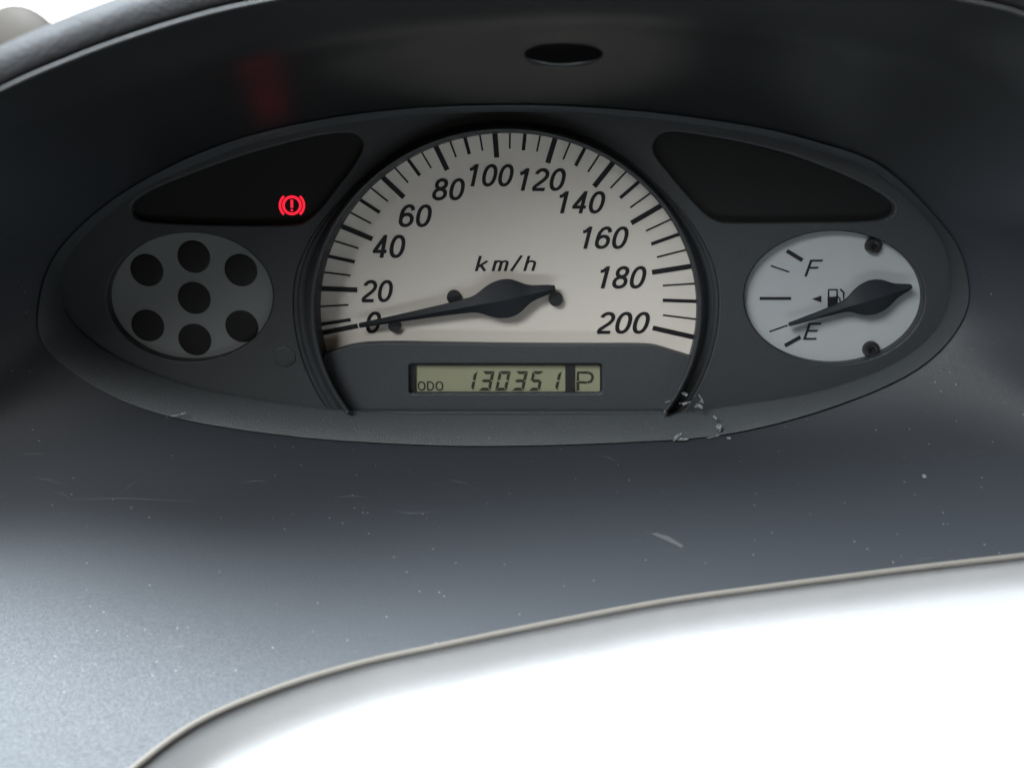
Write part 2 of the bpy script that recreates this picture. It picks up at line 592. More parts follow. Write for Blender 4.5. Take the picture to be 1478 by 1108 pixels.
def hood_point(t, s):
    """the hood lining: t = angle round the cluster, s = 0 at the cluster, 1 at the mouth"""
    ox, oy = f_out(t)
    mx, my, md = f_mouth(t)
    A = at_y(float(ox), float(oy), Y_RIM + 0.0012)
    B = at_d(float(mx), float(my), float(md))
    up = math.sin(t)
    P = A.lerp(B, s)
    rad = Vector((math.cos(t), 0, math.sin(t)))
    # concave vault above, shallow dish below; the mouth edge rolls outward
    bulge = 0.004 * sstep(-.35, .2, up) * (1 - sstep(.2, .6, up)) - 0.0045 * sstep(.3, 1, -up)
    rad0 = rad.copy()
    k = sstep(-.1, .5, -up)
    rad = Vector((math.cos(t) * (1 - k), 0, math.sin(t) * (1 - k) - k))
    P += rad * bulge * math.sin(math.pi * min(1, s))
    # a soft ridge just inside the mouth of the vault
    P -= rad * 0.0075 * sstep(0.05, .5, up) * math.exp(-((s - .78) / .14) ** 2) * (1 - s)
    g = math.degrees(t) % 360
    for gf in (9.5, 170.5):              # the moulded fold where vault and side wall meet
        P -= rad0 * 0.003 * sstep(.05, .5, s) * math.exp(-((g - gf) / 2.4) ** 2)
    k = sstep(183, 197, g) * (1 - sstep(343, 357, g))
    if k > 0:
        q0 = pix1(A)
        q1 = (float(mx), float(my))
        # walk the sight lines between both edges and let each meet the shelf sheet
        za, zb = (A - CAM).dot(FWD), (B - CAM).dot(FWD)
        v = s * zb / (za + (zb - za) * s)     # even steps in space, not in the picture
        v = s if abs(v) > 1 else v
        x, y = q0[0] + (q1[0] - q0[0]) * v, q0[1] + (q1[1] - q0[1]) * v
        H = at_d(x, y, on_shelf(x, y))
        H0 = at_d(q0[0], q0[1], on_shelf(*q0))
        H = H + (A - H0) * (1 - s) ** 2
        P = P.lerp(H, k)
    return P


G = [[hood_point(t, s) for s in np.linspace(0, 1, NS)] for t in TH]
GP = np.array([[tuple(p) for p in r] for r in G])


def pix(P):
    d = np.asarray(P, float) - np.array(CAM)
    z = d @ np.array(FWD)
    return np.stack([739 + F * (d @ np.array(RT)) / z, 554 - F * (d @ np.array(UP)) / z], -1)


GX = pix(GP)


def hood_at(px, py):
    """(t, s) of the lining point seen at a photo pixel"""
    dd = ((GX - np.array([px, py])) ** 2).sum(-1)
    i, j = np.unravel_index(dd.argmin(), dd.shape)
    t, s = TH[i], j / (NS - 1)
    st, ss = 2 * math.pi / NT, 1 / (NS - 1)
    for _ in range(40):
        best = None
        for a in (-1, 0, 1):
            for b in (-1, 0, 1):
                q = pix(np.array(tuple(hood_point(t + a * st, min(1, max(0, s + b * ss))))))
                e = (q[0] - px) ** 2 + (q[1] - py) ** 2
                if best is None or e < best[0]:
                    best = (e, t + a * st, min(1, max(0, s + b * ss)))
        if best[1] == t and best[2] == s:
            st *= .5
            ss *= .5
        t, s = best[1], best[2]
    return t, s


def hood_normal(t, s):
    e = 1e-3
    a = hood_point(t + e, s) - hood_point(t - e, s)
    b = hood_point(t, s + e) - hood_point(t, s - e)
    n = a.cross(b).normalized()
    return n if n.dot(CAM - hood_point(t, s)) > 0 else -n


dash = empty('dashboard', (0, -0.10, -0.09),
             'dark grey plastic dashboard with deep hood around the gauges and pale lower panel', 'dashboard')
DINV = Matrix.Translation(-Vector(dash.location))


def dmesh(name, v, f, m, parent=None, **k):
    o = mesh(name, v, f, m, parent or dash, **k)
    if parent is None:
        o.matrix_parent_inverse = DINV
    return o


# ---- hood lining, one continuous sheet with an oval slot left open in its ceiling
ts, ss = hood_at(811, 79)
ta = hood_at(867, 79)[0]
tb = hood_at(755, 79)[0]
s_hi, s_lo = hood_at(811, 65)[1], hood_at(811, 95)[1]
ra, rs = abs(tb - ta) / 2, abs(s_hi - s_lo) / 2
dt, ds = 2 * math.pi / NT, 1 / (NS - 1)
i0 = int(math.floor((ts - ra * 1.25 + math.pi) / dt))
i1 = int(math.ceil((ts + ra * 1.25 + math.pi) / dt))
j0 = max(0, int(math.floor((ss - rs * 1.6) / ds)))
j1 = min(NS - 1, int(math.ceil((ss + rs * 1.6) / ds)))
V = [p for r in G for p in r]
Fc, Fs = [], []
for i in range(NT):
    upper = math.radians(8) < TH[i] < math.radians(172)
    for j in range(NS - 1):
        if i0 <= i < i1 and j0 <= j < j1:
            continue
        k = (i + 1) % NT
        (Fc if upper else Fs).append((i * NS + j, k * NS + j, k * NS + j + 1, i * NS + j + 1))
loop = [(i, j0) for i in range(i0, i1)] + [(i1, j) for j in range(j0, j1)] + \
       [(i, j1) for i in range(i1, i0, -1)] + [(i0, j) for j in range(j1, j0, -1)]
prev = [i * NS + j for i, j in loop]
NL = len(loop)
slot_edge = []
for step in (0.4, 0.75, 0.93, 1.0):
    cur = []
    for (i, j) in loop:
        t, s = TH[i], j * ds
        g = math.atan2((s - ss) / rs, (t - ts) / ra)
        et, es = ts + ra * math.cos(g), ss + rs * math.sin(g)
        tt, s2 = t + (et - t) * step, s + (es - s) * step
        P = hood_point(tt, s2)
        if step == 1.0:
            P = P - hood_normal(tt, s2) * 0.0005
            slot_edge.append(P)
        V.append(P)
        cur.append(len(V) - 1)
    for a in range(NL):
        b = (a + 1) % NL
        Fc.append((prev[a], prev[b], cur[b], cur[a]))
    prev = cur


def used(faces):
    ids = sorted({a for f_ in faces for a in f_})
    mp = {a: b for b, a in enumerate(ids)}
    return [V[a] for a in ids], [tuple(mp[a] for a in f_) for f_ in faces]


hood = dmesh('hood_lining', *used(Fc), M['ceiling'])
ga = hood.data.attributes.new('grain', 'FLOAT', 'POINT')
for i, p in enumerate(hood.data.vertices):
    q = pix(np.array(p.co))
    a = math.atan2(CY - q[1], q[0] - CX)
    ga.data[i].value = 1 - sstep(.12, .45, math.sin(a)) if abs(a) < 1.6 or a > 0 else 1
shelf = dmesh('shelf', *used(Fs), M['hood'])
# the slot's blind recess
nrm = hood_normal(ts, ss)
cen = hood_point(ts, ss)
rv, rf = [], []
for q, d in ((1.0, 0.0), (0.97, 0.003), (0.9, 0.007), (0.6, 0.0085)):
    for P in slot_edge:
        rv.append(cen + (P - cen) * q - nrm * d)
for k in range(3):
    for a in range(NL):
        b = (a + 1) % NL
        rf.append((k * NL + a, k * NL + b, (k + 1) * NL + b, (k + 1) * NL + a))
rf.append(tuple(range(3 * NL, 4 * NL)))
dmesh('slot_recess', rv, rf, M['black'], hood)
hood.data.update()

# ---- hood lip, top pad
UPR = [t for t in np.linspace(math.radians(-25), math.radians(205), 220)]


def mouth3(t):
    mx, my, md = f_mouth(t)
    return at_d(float(mx), float(my), float(md))


def out_dir(t):
    a = mouth3(t + 0.01) - mouth3(t - 0.01)
    n = Vector((-a.z, 0, a.x)).normalized()
    r = Vector((math.cos(t), 0, math.sin(t)))
    return n if n.dot(r) > 0 else -n


lip = tube('hood_lip', [mouth3(t) + out_dir(t) * 0.0003 for t in UPR], 0.0004, M['edge'], dash)
lip.matrix_parent_inverse = DINV
pv, pf = [], []
prof = [(0.0004, 0.004), (0.0014, 0.0015)]
for a in np.linspace(0, 90, 14):
    a = math.radians(a)
    prof.append((0.0022 + 0.0085 * math.sin(a), 0.0012 + 0.014 * (1 - math.cos(a)) ** 1.4))
prof += [(0.0107, 0.03), (0.010, 0.06), (0.006, 0.12), (-0.002, 0.2)]
for t in UPR:
    P, r = mouth3(t), out_dir(t)
    for (a, y) in prof:
        pv.append(P + r * a + Vector((0, y, 0)))
k = len(prof)
for i in range(len(UPR) - 1):
    for j in range(k - 1):
        pf.append((i * k + j, (i + 1) * k + j, (i + 1) * k + j + 1, i * k + j + 1))
dmesh('top_pad', pv, pf, M['pad'])

# ---- piping and the pale lower panel under the shelf edge
LOW = [t for t in np.linspace(math.radians(226), math.radians(344), 180)]
pp = tube('trim_piping', [mouth3(t) + Vector((0, -0.0003, 0.0002)) for t in LOW], 0.0008, M['piping'], dash)
pp.matrix_parent_inverse = DINV
lv, lf = [], []
lprof = [(0.006, -0.0010), (0.0030, -0.0014), (0.0016, -0.0026), (0.0013, -0.006), (0.0005, -0.010), (-0.0016, -0.0138),
         (-0.006, -0.0175), (-0.016, -0.0208), (-0.035, -0.024), (-0.06, -0.028), (-0.10, -0.036), (-0.15, -0.055)]
for t in LOW:
    P = mouth3(t)
    gap = 0.0016 * sstep(0.02, 0.09, -P.x)        # the joint under the piping opens towards the left
    for (y, z) in lprof:
        lv.append(P + Vector((0, y + gap * 0.5, z - gap)))
k = len(lprof)
for i in range(len(LOW) - 1):
    for j in range(k - 1):
        lf.append((i * k + j, (i + 1) * k + j, (i + 1) * k + j + 1, i * k + j + 1))
lower = dmesh('lower_panel', lv, lf, M['lower'])
sub = lower.modifiers.new('smooth', 'SUBSURF')
sub.levels = sub.render_levels = 1


# ---- single scuffs on the shelf
def scuff(name, pts, m, parent, lift=0.00012):
    v = []
    for (px, py) in pts:
        t, s = hood_at(px, py)
        v.append(hood_point(t, s) + hood_normal(t, s) * lift)
    return dmesh(name, v, [tuple(range(len(v)))], m, parent, smooth=False)


scuff('scuff_mark', [(938, 770), (948, 769), (965, 774), (986, 787), (984, 791), (968, 783), (950, 775)], M['scuff'], shelf)
scuff('scuff_mark', [(1331, 685), (1336, 685), (1337, 689), (1332, 690)], M['chip'], shelf)
scuff('scuff_mark', [(1049, 631), (1054, 631), (1055, 634), (1050, 634)], M['chip'], shelf)
scuff('scuff_mark', [(187, 731), (191, 730), (192, 735), (188, 735)], M['scuff'], shelf)
scuff('scuff_mark', [(315, 823), (319, 823), (319, 827), (315, 827)], M['scuff'], shelf)

for line in ([(38, 688), (68, 692), (97, 700)], [(60, 722), (180, 719), (315, 725)], [(168, 716), (188, 701), (206, 688)],
             [(345, 697), (368, 694), (392, 695)], [(20, 655), (50, 655), (70, 655)], [(478, 718), (505, 716), (530, 717)],
             [(1344, 648), (1349, 660), (1352, 674)], [(855, 655), (880, 661), (893, 668)], [(70, 708), (90, 712), (106, 722)],
             [(640, 690), (664, 696), (680, 699)], [(560, 735), (590, 741), (640, 738)]):
    m_ = line[1]
    wd = 0.9
    scuff('scratch', [(line[0][0], line[0][1]), (m_[0], m_[1] - wd), (line[2][0], line[2][1]), (m_[0], m_[1] + wd)],
          M['scratch'], shelf)

# ================================================================== instrument cluster
clus = empty('instrument_cluster', (0, 0, -0.05),
             'oval instrument cluster with white speedometer, fuel gauge and red brake lamp under the hood',
             'instrument cluster')
CINV = Matrix.Translation(-Vector(clus.location))


def top(o):
    o.parent = clus
    o.matrix_parent_inverse = CINV
    return o


# ---- oval rim band round the faceplate
f_inn = by_angle(INN, 2)
NR = 320
TR = np.linspace(-math.pi, math.pi, NR, endpoint=False)
rv, rf = [], []
for t in TR:
    ix, iy = [float(c) for c in f_inn(t)]
    ox, oy = [float(c) for c in f_out(t)]
    lowf = 0.5 - 0.5 * math.sin(t)
    yo = Y_RIM
    a0 = at_y(ix, iy, 0.0012)
    a1 = at_y(ix, iy, -0.0006)
    b0 = at_y(ox, oy, yo)
    rad = Vector((math.cos(t), 0, math.sin(t)))
    c1 = a1.lerp(b0, 0.06) + Vector((0, -0.0007, 0))
    c2 = a1.lerp(b0, 0.5) + Vector((0, -0.0012, 0))
    c3 = a1.lerp(b0, 0.93) + Vector((0, -0.0004, 0))
    rv += [a0, a1, c1, c2, c3, b0, b0 + Vector((0, 0.0008, 0)) + rad * 0.0003, b0 + Vector((0, 0.006, 0)) + rad * 0.0002]
k = 8
for i in range(NR):
    q = (i + 1) % NR
    for j in range(k - 1):
        rf.append((i * k + j, q * k + j, q * k + j + 1, i * k + j + 1))
rim = top(mesh('oval_rim', rv, rf, M['rim']))
sharp(rim, 50)

# ---- unseen backing added behind the faceplate to stop light leaks
hv = [(x * 1.05, z * 1.05) for x, z in [uv(a, b, 0.0) for a, b in spline(INN, 120)]]
n = len(hv)
top(mesh('leak_backing', [(x, -0.004, z) for x, z in hv] + [(x, 0.02, z) for x, z in hv],
         [(i, (i + 1) % n, n + (i + 1) % n, n + i) for i in range(n)] + [tuple(range(2 * n - 1, n - 1, -1))], M['black']))

# ---- speedometer geometry: everything on the dial plane, hub at the origin
HX, HY = 730.0, 429.5


def D(px, py):
    return Vector(uv(px, py, Y_DIAL))


HUB = D(HX, HY)
# ring: opening seen against the dial, crest, groove
oc = Vector((0.0009, -0.0066))
R_IN = 0.0653
KZ = 0.948                      # the opening is slightly wider than high
Y_CREST = -0.0055
cc = Vector((0.0002, -0.0038))
R_CR = 0.0646
a1 = math.radians(-38)
a2 = math.radians(218)
TT = np.linspace(a1, a2, 200)
def gw(t):
    """groove width factor: the groove runs out where the ring meets the hood at the top"""
    q = min(1, max(0, (abs(t - math.pi / 2) - math.radians(42)) / math.radians(42)))
    return 0.26 + 0.74 * q * q * (3 - 2 * q)


ringp = [(R_IN + 0.0005, Y_DIAL + 0.0005, 0, 0), (R_IN, Y_DIAL - 0.001, 0, 0), (R_IN + 0.0004, 0.005, .3, 0),
         (R_IN + 0.0011, -0.001, .7, 0), (R_CR - 0.0009, -0.0046, .93, 0), (R_CR - 0.0003, Y_CREST, 1, 0),
         (R_CR, Y_CREST + 0.0003, 1, .0005), (R_CR, -0.0025, 1, .0019), (R_CR, 0.0008, 1, .0034),
         (R_CR, 0.0022, 1, .0047), (R_CR, 0.0016, 1, .0060), (R_CR, 0.0002, 1, .0071), (R_CR, 0.0030, 1, .0077)]
rv, rf = [], []
for t in TT:
    for (r, y, q, g) in ringp:
        c = oc.lerp(cc, q)
        r = r + g * gw(t)
        tl = math.asin((uv(733, 595.5, y)[1] - c.y) / (r * KZ))    # the legs end on the rim's upper edge
        tq = min(max(t, tl), math.pi - tl)
        rv.append((c.x + r * math.cos(tq), y, c.y + r * KZ * math.sin(tq)))
k = len(ringp)
for i in range(len(TT) - 1):
    for j in range(k - 1):
        rf.append((i * k + j, (i + 1) * k + j, (i + 1) * k + j + 1, i * k + j + 1))
ring = top(mesh('speedometer_ring', rv, rf, M['ring']))

# ---- faceplate with its five openings
outer = [uv(x, y, 0.0) for x, y in spline(INN, 200)]
outer = [(x * 1.05, z * 1.05 - 0.0004) for x, z in outer]
hole_s = []
z_base = uv(733, 600, 0.0)[1]
for t in np.linspace(a1, a2, 120):
    rh = R_CR + 0.0073 * gw(t)
    hole_s.append((cc.x + rh * math.cos(t), cc.y + rh * KZ * math.sin(t)))
zb = uv(733, 594, 0)[1]
hole_s = [(x, max(z, zb)) for x, z in hole_s]
hl = [uv(x, y, 0) for x, y in ellipse(274.2, 428.4, 120, 93)]
hr = [uv(x, y, 0) for x, y in ellipse(1204.5, 429.5, 130.5, 96.5)]
WR = [(65, 125), (82, 78), (125, 58), (200, 62), (400, 95), (600, 143), (800, 215), (950, 285), (1035, 338),
      (1058, 372), (1035, 408), (950, 426), (700, 431), (400, 433), (325, 422), (270, 385), (200, 310), (120, 215),
      (78, 160)]
WR = [(920 + x / 2.842, 170 + y / 2.842) for x, y in WR]
WL = [(1243, 95), (1218, 48), (1150, 37), (1000, 58), (700, 140), (400, 250), (250, 322), (212, 372), (255, 425),
      (500, 443), (900, 447), (990, 428), (1060, 365), (1130, 275), (1205, 175)]
WL = [(120 + x / 3.08, 180 + y / 3.08) for x, y in WL]
wr = [uv(x, y, 0) for x, y in spline(WR, 110)]
wl = [uv(x, y, 0) for x, y in spline(WL, 110)]
face = top(plate('faceplate', [outer, hole_s, hl, hr, wr, wl], 0.0, 0.0035, 0.0006, M['face'], None))


def grown(pts, k):
    cx = sum(p[0] for p in pts) / len(pts)
    cz = sum(p[1] for p in pts) / len(pts)
    return [(cx + (p[0] - cx) * k, cz + (p[1] - cz) * k) for p in pts]


# collars: the deep walls of the oval openings
def collar(name, pts, y0, y1, m, grow=0.0):
    n = len(pts)
    v = [(p[0], y0, p[1]) for p in pts] + [(p[0], y1, p[1]) for p in grown(pts, 1 + grow)]
    return top(mesh(name, v, [(i, (i + 1) % n, n + (i + 1) % n, n + i) for i in range(n)], m))


# ---- speedometer dial
dial_out = [(oc.x + (R_IN + 0.003) * math.cos(t), max(oc.y + (R_IN + 0.003) * KZ * math.sin(t), D(733, 530).y))
            for t in np.linspace(a1, a2, 160)]
dial = top(flat('speedometer_dial', dial_out, Y_DIAL, 0.0015, M['dial'], None))
YP = Y_DIAL - 0.0002
MAJ = {0: (516.5, 470), 20: (515.7, 418.3), 40: (537.5, 345), 60: (583, 285), 80: (645.5, 245.6), 100: (717, 227.5),
       120: (790.5, 235.4), 140: (857.5, 269.3), 160: (911, 322), 180: (941, 393), 200: (942, 473)}
C0 = D(732.5, 426)
ang, rad_ = {}, {}
for k_, (px, py) in MAJ.items():
    d = D(px, py) - C0
    a = math.atan2(d.y, d.x)
    if a < -math.pi / 2:
        a += 2 * math.pi
    ang[k_], rad_[k_] = a, d.length
for v in range(0, 201, 5):
    if v == 5:
        continue
    lo = min(180, v // 20 * 20)
    q = (v - lo) / 20
    if v == 10:
        d = D(501.6, 462) - C0
        a = math.atan2(d.y, d.x) + 2 * math.pi
    elif v == 15:
        d = D(501, 440) - C0
        a = math.atan2(d.y, d.x) % (2 * math.pi)
    else:
        a = ang[lo] * (1 - q) + ang[lo + 20] * q
    r = rad_[lo] * (1 - q) + rad_[lo + 20] * q
    u = Vector((math.cos(a), math.sin(a)))
    if v % 20 == 0:
        w_ = 0.0017
    elif v % 10 == 0:
        r, w_ = r * 1.052, 0.00115
    else:
        r, w_ = r * 1.058, 0.00056
    R2 = R_IN + 0.002
    # stop at the sheet's edge below the ring
    b = C0 + u * (R2 + 0.004)
    dd = b - oc
    el = math.hypot(dd.x, dd.y / KZ)
    if el > R2:
        lo_, hi_ = r, R2 + 0.006
        for _ in range(30):
            md_ = (lo_ + hi_) / 2
            e_ = C0 + u * md_ - oc
            if math.hypot(e_.x, e_.y / KZ) > R2:
                hi_ = md_
            else:
                lo_ = md_
        b = C0 + u * lo_
    bar('tick_mark', C0 + u * r, b, w_, YP, M['print'], dial)
NUMS = {'0': (527, 449.5, 551, 481), '20': (519.6, 404, 568, 436.3), '40': (536.5, 339, 586, 372.6),
        '60': (574.4, 295, 624, 328), '80': (623, 257.5, 671.4, 289.6), '100': (678, 237, 741.5, 269.5),
        '120': (750.8, 243, 816.4, 276), '140': (807.8, 276, 873, 308.4), '160': (841.7, 326.8, 906.4, 359.5),
        '180': (867, 384, 932, 416.8), '200': (861.6, 450, 937, 481.8)}
for s, bx in NUMS.items():
    text('numeral', s, bx, YP, M['print'], dial, 0.2, 0.15)
text('unit_lettering', 'km/h', (685, 368.4, 774, 392), YP, M['print'], dial, 0.2, 0.135, 0.06)
for (px, py, r) in ((655.4, 428, 10.3), (802, 430.7, 10.3), (570.3, 468.7, 9.4)):
    rr = (D(px + r, py) - D(px, py)).x
    disc('stop_pin', D(px, py), rr, Y_DIAL, 0.0022, M['pin'], dial, 0.35)


# ---- pointers
def pointer(name, tip, hub, tail, prof, y, hmax, m, hubname):
    """ridged pointer lying above a dial: half-width profile along the axis in photo pixels"""
    T, H, L = Vector(uv(*tip, y)), Vector(uv(*hub, y)), Vector(uv(*tail, y))
    px = (uv(hub[0] + 1, hub[1], y)[0] - uv(hub[0], hub[1], y)[0])
    v, f = [], []
    rows = 0
    S_ = np.linspace(prof[0][0], prof[-1][0], 120)
    W = np.interp(S_, [p[0] for p in prof], [p[1] for p in prof])
    W = np.convolve(np.pad(W, 2, mode='edge'), np.ones(5) / 5, 'valid')
    for s, wd in zip(S_, W):
        d = (T - H).normalized() if s < 0 else (L - H).normalized()
        P = H + d * abs(s) * px
        q = Vector((-d.y, d.x)) * (1 if s >= 0 else -1)
        hh = hmax * (0.45 + 0.55 * min(1, wd / max(W)))
        e = wd * px
        v += [(P.x + q.x * e, y + 0.0012, P.y + q.y * e), (P.x + q.x * e, y, P.y + q.y * e),
              (P.x + q.x * e * .5, y - hh * .5, P.y + q.y * e * .5),
              (P.x, y - hh, P.y),
              (P.x - q.x * e * .5, y - hh * .5, P.y - q.y * e * .5),
              (P.x - q.x * e, y, P.y - q.y * e), (P.x - q.x * e, y + 0.0012, P.y - q.y * e)]
        rows += 1
    for i in range(rows - 1):
        for j in range(6):
            f.append((i * 7 + j, i * 7 + j + 1, (i + 1) * 7 + j + 1, (i + 1) * 7 + j))
        f.append((i * 7 + 6, i * 7, (i + 1) * 7, (i + 1) * 7 + 6))
    f.append(tuple(range(7)))
    f.append(tuple(range((rows - 1) * 7 + 6, (rows - 1) * 7 - 1, -1)))
    o = top(mesh(name, v, f, m))
    sharp(o, 24)
    # spindle that carries it
    c = H
    sp = disc('spindle', (c.x, c.y), px * 9, y + 0.004, 0.0045, m, o)
    sp.matrix_parent_inverse = Matrix.Identity(4)
    return o


pointer('speedometer_needle', (517, 470.5), (729, 431.5), (800, 416.5),
        [(-216, 3.2), (-161, 5.0), (-90, 8.0), (-48, 11), (-38, 14.5), (-28, 20.5), (-16, 26), (0, 28.5), (13, 26.5),
         (23, 21), (31, 15), (42, 10.5), (56, 8), (69, 5.5), (74, 3)], 0.0055, 0.0019, M['needle'], 'hub')

# ---- odometer panel with its display
YO = 0.0035
top_edge = [(468, 511), (480, 507.5), (505, 500), (530, 496.5), (571, 495.5), (640, 496.5), (735, 498), (850, 498.5),
            (913, 498.5), (944, 500), (966, 506), (1002, 517)]
po = [uv(x, y, YO) for x, y in spline(top_edge, 60, closed=False)]
Rp = R_IN + 0.0008
side_r, side_l = [], []
lo_z = uv(733, 600, YO)[1]
po = [(x, z) for x, z in po if (x - oc.x) ** 2 + ((z - oc.y) / KZ) ** 2 < Rp ** 2]
ar = math.atan2((po[-1][1] - oc.y) / KZ, po[-1][0] - oc.x)
al = math.atan2((po[0][1] - oc.y) / KZ, po[0][0] - oc.x) % (2 * math.pi)
for t in np.linspace(ar, math.radians(-40), 20):
    side_r.append((oc.x + Rp * math.cos(t), oc.y + Rp * KZ * math.sin(t)))
for t in np.linspace(math.radians(220), al, 20):
    side_l.append((oc.x + Rp * math.cos(t), oc.y + Rp * KZ * math.sin(t)))
po = po + [p for p in side_r[1:] if p[1] > lo_z] + [(side_r[-1][0], lo_z), (side_l[0][0], lo_z)] + \
    [p for p in side_l[:-1] if p[1] > lo_z]
LX0, LY0, LX1, LY1 = 590, 524.5, 869.5, 568.5


def rrect(x0, y0, x1, y1, r, y, n=6):
    out = []
    for (cx, cy, s) in ((x1 - r, y0 + r, -90), (x1 - r, y1 - r, 0), (x0 + r, y1 - r, 90), (x0 + r, y0 + r, 180)):
        for i in range(n + 1):
            g = math.radians(s + 90 * i / n)
            out.append(uv(cx + r * math.cos(g), cy + r * math.sin(g), y))
    return out


odo = top(plate('odometer_panel', [po, rrect(LX0, LY0, LX1, LY1, 5, YO)], YO, 0.004, 0.0004, M['odo_face'], None))
YL = YO + 0.0030
lcd = top(flat('odometer_display', rrect(LX0 - 4, LY0 - 6, LX1 + 4, LY1 + 6, 4, YL), YL, 0.0012, M['lcd'], None))
# dark frame and divider; the wide left bar stands in for the opening's shadow
fr = plate('display_frame', [rrect(LX0 - 3, LY0 - 4, LX1 + 3, LY1 + 4, 4, YL - .0008),
                             rrect(600, 527, 816, 566, 3, YL - .0008), rrect(829, 527, 866, 566, 3, YL - .0008)],
           YL - 0.0008, 0.0007, 0.0001, M['pin'], lcd)
YI = YL - 0.00015
text('odo_lettering', 'ODO', (602.5, 550, 640, 563.7), YI, M['lcd_ink'], lcd, 0.0, 0.16)
SEG = {'0': 'abcdef', '1': 'bc', '3': 'abcdg', '5': 'acdfg'}


def seven(ch, x0, x1, y0=535.5, y1=563.5, sl=0.22, t=4.2):
    """one slanted seven-segment character as a single thin mesh"""
    ym = (y0 + y1) / 2
    g = 0.7

    def P(x, y):
        return uv(x + (y1 - y) * sl, y, YI)
    Q = {'a': [(x0 + g, y0), (x1 - g, y0), (x1 - g - t, y0 + t), (x0 + g + t, y0 + t)],
         'd': [(x0 + g, y1), (x1 - g, y1), (x1 - g - t, y1 - t), (x0 + g + t, y1 - t)],
         'g': [(x0 + g + 1, ym), (x0 + g + t - .5, ym - t / 2), (x1 - g - t + .5, ym - t / 2), (x1 - g - 1, ym),
               (x1 - g - t + .5, ym + t / 2), (x0 + g + t - .5, ym + t / 2)],
         'f': [(x0, y0 + g), (x0 + t, y0 + t + g), (x0 + t, ym - t / 2 - g + 1), (x0, ym - g)],
         'e': [(x0, ym + g), (x0 + t, ym + t / 2 + g - 1), (x0 + t, y1 - t - g), (x0, y1 - g)],
         'b': [(x1, y0 + g), (x1 - t, y0 + t + g), (x1 - t, ym - t / 2 - g + 1), (x1, ym - g)],
         'c': [(x1, ym + g), (x1 - t, ym + t / 2 + g - 1), (x1 - t, y1 - t - g), (x1, y1 - g)]}
    v, f = [], []
    for s in SEG[ch]:
        n = len(Q[s])
        o = len(v)
        pts = [P(*q) for q in Q[s]]
        v += [(p[0], YI, p[1]) for p in pts] + [(p[0], YI + .0001, p[1]) for p in pts]
        f += [tuple(range(o, o + n)), tuple(range(o + 2 * n - 1, o + n - 1, -1))] + \
             [(o + i, o + (i + 1) % n, o + n + (i + 1) % n, o + n + i) for i in range(n)]
    mesh('digit', v, f, M['lcd_ink'], lcd, smooth=False)


def lx(x):
    return 570 + x / 4.619


for ch, xa, xb in (('1', 445, 522), ('3', 556, 636), ('0', 667, 744), ('3', 778, 858), ('5', 890, 965), ('1', 1003, 1083)):
    seven(ch, lx(xa), lx(xb))
# gear letter P: stroke outline on the right cell
pv_, pf_ = [], []


def strip(pts, wd, v, f, yy):
    pts = [Vector(uv(x, y, yy)) for x, y in pts]
    px = uv(701, 500, yy)[0] - uv(700, 500, yy)[0]
    o = len(v)
    n = len(pts)
    for i, p in enumerate(pts):
        d = (pts[min(i + 1, n - 1)] - pts[max(i - 1, 0)]).normalized()
        q = Vector((-d.y, d.x)) * wd * px / 2
        a, b = p + q, p - q
        v += [(a.x, yy, a.y), (b.x, yy, b.y), (a.x, yy + .0001, a.y), (b.x, yy + .0001, b.y)]
    for i in range(n - 1):
        A, B = o + 4 * i, o + 4 * i + 4
        f += [(A, A + 1, B + 1, B), (A + 2, B + 2, B + 3, A + 3), (A, B, B + 2, A + 2), (A + 1, A + 3, B + 3, B + 1)]


strip([(834, 563.5), (834, 551)], 4.2, pv_, pf_, YI)
strip([(834, 549.5), (834, 537.5), (849, 537.5)], 4.0, pv_, pf_, YI)
strip([(849.5, 537.5), (854, 540), (855.5, 545), (853, 550), (848, 552)], 3.8, pv_, pf_, YI)
strip([(847, 552), (836, 551.5)], 3.6, pv_, pf_, YI)
mesh('gear_letter', pv_, pf_, M['lcd_ink'], lcd, smooth=False)

# ---- blank left plate with seven dark lenses
YS = 0.0036
collar('left_collar', [uv(x, y, 0) for x, y in ellipse(274.2, 428.4, 119.4, 92.4)], 0.0005, YS + 0.001, M['ring'])
lp = top(flat('indicator_plate', [uv(x, y, YS) for x, y in ellipse(274.2, 426, 126, 99)], YS, 0.001, M['plate'], None))
for (px, py) in ((212.5, 390), (280, 370.6), (348, 390), (280.7, 430), (213.5, 469.6), (281.4, 489.7), (349, 470.6)):
    r = uv(px + 23.5, py, YS)[0] - uv(px, py, YS)[0]
    disc('indicator_lens', uv(px, py, YS), r, YS, 0.0004, M['lens'], lp, 0.5)
# small blanking plug beside it
r = uv(427, 514, 0)[0] - uv(410.5, 514, 0)[0]
plug = top(disc('blanking_plug', uv(410.5, 514, 0), r, 0.0002, 0.0005, M['face'], None, 0.6))

# ---- warning windows
wwr = top(flat('warning_window', grown([uv(x, y, .0028) for x, y in spline(WR, 90)], 1.03), .0028, 0.001, M['window'], None))
wwl = top(flat('warning_window', grown([uv(x, y, .0028) for x, y in spline(WL, 90)], 1.03), .0028, 0.001, M['window'], None))
wwl['label'] = 'dark warning window with lit red brake symbol'
wwr['label'] = 'dark unlit warning window above the fuel gauge'
YW = 0.0026
bc = (421.3, 296.5)
bv, bf = [], []


def arc(r, g0, g1, n=30, cx=bc[0], cy=bc[1]):
    return [(cx + r * math.cos(math.radians(g)), cy + r * math.sin(math.radians(g))) for g in np.linspace(g0, g1, n)]


